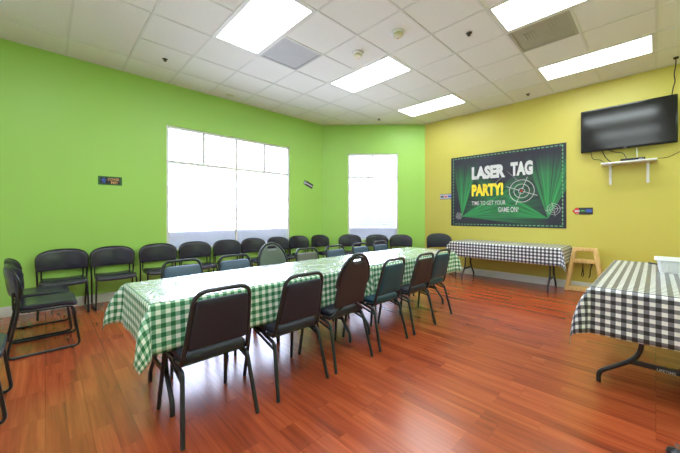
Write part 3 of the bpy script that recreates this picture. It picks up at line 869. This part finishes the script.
def crosshair(cx, cz, r, tilt, lw):
    bm = bmesh.new()
    for q in (r, r*.62): tube(bm, [(cx+q*math.cos(2*PI*k/40), Y, cz+q*math.sin(2*PI*k/40)) for k in range(40)], lw, 6, True)
    tube(bm, [(cx+r*.25*math.cos(2*PI*k/16), Y, cz+r*.25*math.sin(2*PI*k/16)) for k in range(16)], lw*.8, 6, True)
    for k in range(4):
        a = tilt+k*PI/2
        tube(bm, [(cx+r*.15*math.cos(a), Y, cz+r*.15*math.sin(a)), (cx+r*1.32*math.cos(a), Y, cz+r*1.32*math.sin(a))], lw, 6)
    bmesh.ops.scale(bm, vec=(1, .25, 1), space=Matrix.Translation((0, -Y, 0)), verts=bm.verts)
    return mkobj('crosshair_emblem', bm, 'letter_white', t)
crosshair(.342, -.055, .205, -.36, .0046); crosshair(.836, -.399, .095, .2, .003); crosshair(-.84, -.517, .062, .5, .003)
bm = bmesh.new(); box(bm, (.342, Y-.002, -.055), (.034, .001, .034)); mkobj('aiming_dot', bm, 'print_red', t, False)
bm = bmesh.new()
tube(bm, [(.10, Y, .33), (.30, Y, .12)], .0022, 6); tube(bm, [(-.12, Y, .12), (.0, Y, .22)], .0022, 6)
mkobj('scope_line', bm, 'print_grey', t)

# signs
t = wallthing('arrow_sign', 'small red and blue arrow sign on the yellow wall right of the banner', 'sign', .835, 1.29, .006)
bm = bmesh.new(); pts = [(-.134, 0), (-.085, -.056), (.134, -.056), (.134, .056), (-.085, .056)]
lo = [bm.verts.new((x, 0, z)) for x, z in pts]; hi = [bm.verts.new((x, .004, z)) for x, z in pts]
bm.faces.new(lo); bm.faces.new(list(reversed(hi)))
for k in range(5): bm.faces.new((lo[(k+1)%5], lo[k], hi[k], hi[(k+1)%5]))
bmesh.ops.recalc_face_normals(bm, faces=bm.faces); mkobj('plate', bm, 'print_dark', t, False)
def squiggle(parent, name, x0, x1, z, h, mat, r=.004, n=5, y=-.003):
    bm = bmesh.new(); pts = [(x0+(x1-x0)*k/(n*4), y, z+h*.5*math.sin(k*PI/2+.4)) for k in range(n*4+1)]
    tube(bm, pts, r, 6); bmesh.ops.scale(bm, vec=(1, .2, 1), space=Matrix.Translation((0, -y, 0)), verts=bm.verts)
    return mkobj(name, bm, mat, parent)
bm = bmesh.new(); pts = [(-.128, 0), (-.084, -.05), (-.045, -.05), (-.045, .05), (-.084, .05)]
bm.faces.new([bm.verts.new((x, -.001, z)) for x, z in pts]); mkobj('red_arrowhead', bm, 'vinyl_brown' if False else 'print_red', t, False)
squiggle(t, 'red_script', -.10, -.035, 0, .04, 'letter_white', .003)
squiggle(t, 'green_script', -.02, .03, .004, .02, 'print_green', .0045, 3)
squiggle(t, 'blue_script', .045, .118, .004, .05, 'print_blue', .010, 4)
squiggle(t, 'footer_script', -.08, -.045, -.043, .006, 'letter_white', .003, 2, -.004)
t = wallthing('wall_plaque', 'small pale lilac printed plaque on the yellow wall left of the banner', 'plaque', 3.20, 1.632, .006)
bm = bmesh.new(); box(bm, (0, .002, 0), (.275, .004, .12), .001); mkobj('plate', bm, 'print_grey', t, False)
squiggle(t, 'script', -.12, -.05, 0, .05, 'print_dark', .006, 3); squiggle(t, 'script', -.03, .03, 0, .045, 'print_red', .007, 2); squiggle(t, 'script', .05, .12, 0, .05, 'print_blue', .007, 3)
bm = bmesh.new(); box(bm, (0, -.001, .054), (.27, .002, .01)); box(bm, (0, -.001, -.054), (.27, .002, .01)); mkobj('border', bm, 'print_dark', t, False)
# on the left wall: local x = +x, facing -y
t = thing('cover_me_sign', 'small green-edged COVER ME sign on the lime wall left of the wide window', 'sign', (.666, VL-.006, 1.712), 0)
bm = bmesh.new(); box(bm, (0, .002, 0), (.276, .004, .122), .001); mkobj('plate', bm, 'print_dkgreen', t, False)
bm = bmesh.new(); box(bm, (.0, -.001, 0), (.235, .003, .092)); mkobj('panel', bm, 'print_dark', t, False)
text_mesh('COVER', .135, .038, (.038, -.004, .020), 'print_orange', t, 'lettering', depth=.0008)
text_mesh('ME!', .075, .036, (.045, -.004, -.024), 'print_orange', t, 'lettering', depth=.0008)
bm = bmesh.new()
lathe(bm, [(.0, 0), (.012, 0), (.012, .002), (0.0001, .002)], seg=16); bmesh.ops.rotate(bm, verts=bm.verts, cent=(0,0,0), matrix=Matrix.Rotation(PI/2, 3, 'X')); bmesh.ops.translate(bm, verts=bm.verts, vec=(-.075, -.003, .028))
box(bm, (-.075, -.004, .002), (.036, .002, .034)); box(bm, (-.086, -.004, -.026), (.012, .002, .028)); box(bm, (-.064, -.004, -.026), (.012, .002, .028)); box(bm, (-.10, -.004, .008), (.02, .002, .010)); box(bm, (-.05, -.004, .008), (.02, .002, .010))
mkobj('figure_emblem', bm, 'print_blue', t, False)
t = thing('tilted_sign', 'small dark striped sign tilted on the lime wall right of the wide window', 'sign', (4.238, VL-.006, 1.912), 0)
t.rotation_euler = (0, math.radians(21), 0)
bm = bmesh.new(); box(bm, (0, .002, 0), (.26, .004, .105), .001); mkobj('plate', bm, 'print_dark', t, False)
bm = bmesh.new(); box(bm, (.0, -.001, .0), (.235, .002, .03)); box(bm, (-.105, -.001, 0), (.03, .002, .085)); mkobj('stripe', bm, 'print_grey', t, False)

# television on the wall
t = thing('television', 'black flat screen television mounted high on the yellow wall', 'television', (6.205, .315, 2.551), RZ)
t.rotation_euler = (math.radians(0), 0, RZ + math.radians(-.5))
bm = bmesh.new(); box(bm, (0, .018, 0), (1.05, .036, .665), .006); mkobj('casing', bm, 'tv_black', t)
bm = bmesh.new(); box(bm, (0, -.0005, .006), (1.012, .003, .615)); mkobj('screen', bm, 'screen', t, False)
text_mesh('LG', .03, .014, (0, -.003, -.318), 'letter_white', t, 'brand_mark', depth=.001)
bm = bmesh.new(); box(bm, (0, .055, 0), (.8, .04, .42), .01); mkobj('rear_housing', bm, 'tv_black', t)
bm = bmesh.new(); box(bm, (0, .098, 0), (.42, .044, .40), .004); mkobj('wall_mount', bm, 'chrome', t)
# cables
def cable(label, pts, r, mat='cable', name='cable', lab_cat='cable', group=None):
    bm = bmesh.new(); tube(bm, fillet(pts, .03, 4), r, 6); return tag(mkobj(name, bm, mat), label, lab_cat, group)
x = 6.30
cable('black power cord hanging from the ceiling to the top of the television', [(6.05, -.187, H-.001), (6.055, -.186, 3.22), (6.09, -.17, 3.12), (6.12, -.183, 3.03), (6.16, -.165, 2.97), (6.215, -.155, 2.884)], .006, name='power_cord')
bm = bmesh.new(); box(bm, (6.05, -.187, H-.014), (.05, .05, .02), .006); tag(mkobj('ceiling_hook_plate', bm, 'cable'), 'small black plate on the ceiling where the television cord starts', 'cord plate')
cable('black cable looping down from the left underside of the television, outer one', [(6.24, .72, 2.23), (6.26, .70, 2.11), (6.27, .60, 2.09), (6.26, .56, 2.04), (6.20, .53, 2.022)], .005)
cable('black cable running from the television underside to the left end of the shelf', [(6.24, .58, 2.23), (6.28, .55, 2.13), (6.27, .50, 2.06), (6.22, .46, 2.022)], .006)
cable('black cable curving from the television underside to the media box', [(6.24, .52, 2.23), (6.28, .44, 2.19), (6.27, .34, 2.16), (6.24, .30, 2.06), (6.22, .29, 2.035)], .005)
cable('white cable hanging straight from under the television centre', [(6.25, .20, 2.23), (6.27, .19, 2.15), (6.25, .19, 2.05)], .006, 'white_cable')
cable('black cable leaving the shelf to the right along the yellow wall', [(6.20, .06, 2.022), (6.27, -.04, 2.03), (6.29, -.12, 2.035), (6.29, -.22, 2.09), (6.29, -.32, 2.17)], .004)

# shelf
t = thing('wall_shelf', 'white wall shelf on two brackets under the television', 'shelf', (UR, .285, 2.0), RZ)
bm = bmesh.new(); box(bm, (0, -.125, .005), (.60, .25, .022), .004); mkobj('shelf_board', bm, 'white_plastic', t)
for sx in (-1, 1):
    bm = bmesh.new()
    box(bm, (sx*.205, -.007, -.155), (.032, .012, .30), .003); box(bm, (sx*.205, -.11, -.012), (.032, .22, .012), .003)
    boxbar(bm, (sx*.205, -.012, -.20), (sx*.205, -.18, -.02), .012, .010, .002)
    mkobj('bracket', bm, 'white_plastic', t)
t = thing('media_box', 'flat black media box sitting on the white wall shelf', 'media box', (6.19, .235, 2.0175), RZ)
bm = bmesh.new(); box(bm, (0, 0, .018), (.26, .16, .034), .005); mkobj('casing', bm, 'tv_black', t)
bm = bmesh.new(); box(bm, (.09, -.0815, .018), (.05, .002, .008)); mkobj('display', bm, 'print_grey', t, False)

# dark round thing at the bottom right edge of the frame
t = thing('floor_caster', 'dark rounded object just entering the frame at the bottom right floor', 'caster', (2.28, -.075, 0), 0)
bm = bmesh.new(); lathe(bm, [(.012, .0), (.038, .004), (.042, .02), (.036, .036), (.018, .042), (.008, .05)], seg=28); mkobj('cap', bm, 'grey_metal', t)
bm = bmesh.new(); lathe(bm, [(.008, .048), (.008, .07)], seg=12); mkobj('stem', bm, 'chrome', t)

# ------------------------------------------------------------------ world, daylight portals, camera
w = bpy.data.worlds.new('World'); sc.world = w; w.use_nodes = True
nt = w.node_tree; nt.nodes.clear()
bg = nt.nodes.new('ShaderNodeBackground'); out = nt.nodes.new('ShaderNodeOutputWorld')
bg.inputs[0].default_value = (.67, .75, 1.0, 1); bg.inputs[1].default_value = 8.5
nt.links.new(bg.outputs[0], out.inputs[0])
def portal(x, y, z, ang, sx, sz):
    L = bpy.data.lights.new('daylight_portal', 'AREA'); L.shape = 'RECTANGLE'; L.size = sx; L.size_y = sz; L.cycles.is_portal = True
    o = bpy.data.objects.new('daylight_portal', L); C.objects.link(o); o.location = (x, y, z); o.rotation_euler = (PI/2, 0, ang)
portal((W1[0]+W1[1])/2, VL+.12, (W1[2]+W1[3])/2, PI+PI, W1[1]-W1[0], W1[3]-W1[2])
mx, my = o2[0]+d[0]*.5825+.085, o2[1]+d[1]*.5825+.085
portal(mx, my, 1.645, -PI/4, 1.165, 2.02)

cam = bpy.data.cameras.new('camera'); co = bpy.data.objects.new('camera', cam); C.objects.link(co); sc.camera = co
F = 305.04; YAW = .76806
cam.sensor_fit = 'HORIZONTAL'; cam.sensor_width = 36; cam.lens = 36*F/680
cam.shift_y = -(226.5-215.33)/680
co.location = (0, 0, 1.22); co.rotation_euler = (PI/2, 0, -YAW)
cam.clip_start = .02
sc.view_settings.view_transform = 'Standard'; sc.view_settings.look = 'None'
sc.view_settings.exposure = 0.6; sc.view_settings.gamma = 1
sc.view_settings.use_curve_mapping = False
sc.cycles.use_denoising = True
sc.cycles.max_bounces = 8; sc.cycles.diffuse_bounces = 5; sc.cycles.glossy_bounces = 4
sc.cycles.transparent_max_bounces = 12; sc.cycles.sample_clamp_indirect = 8
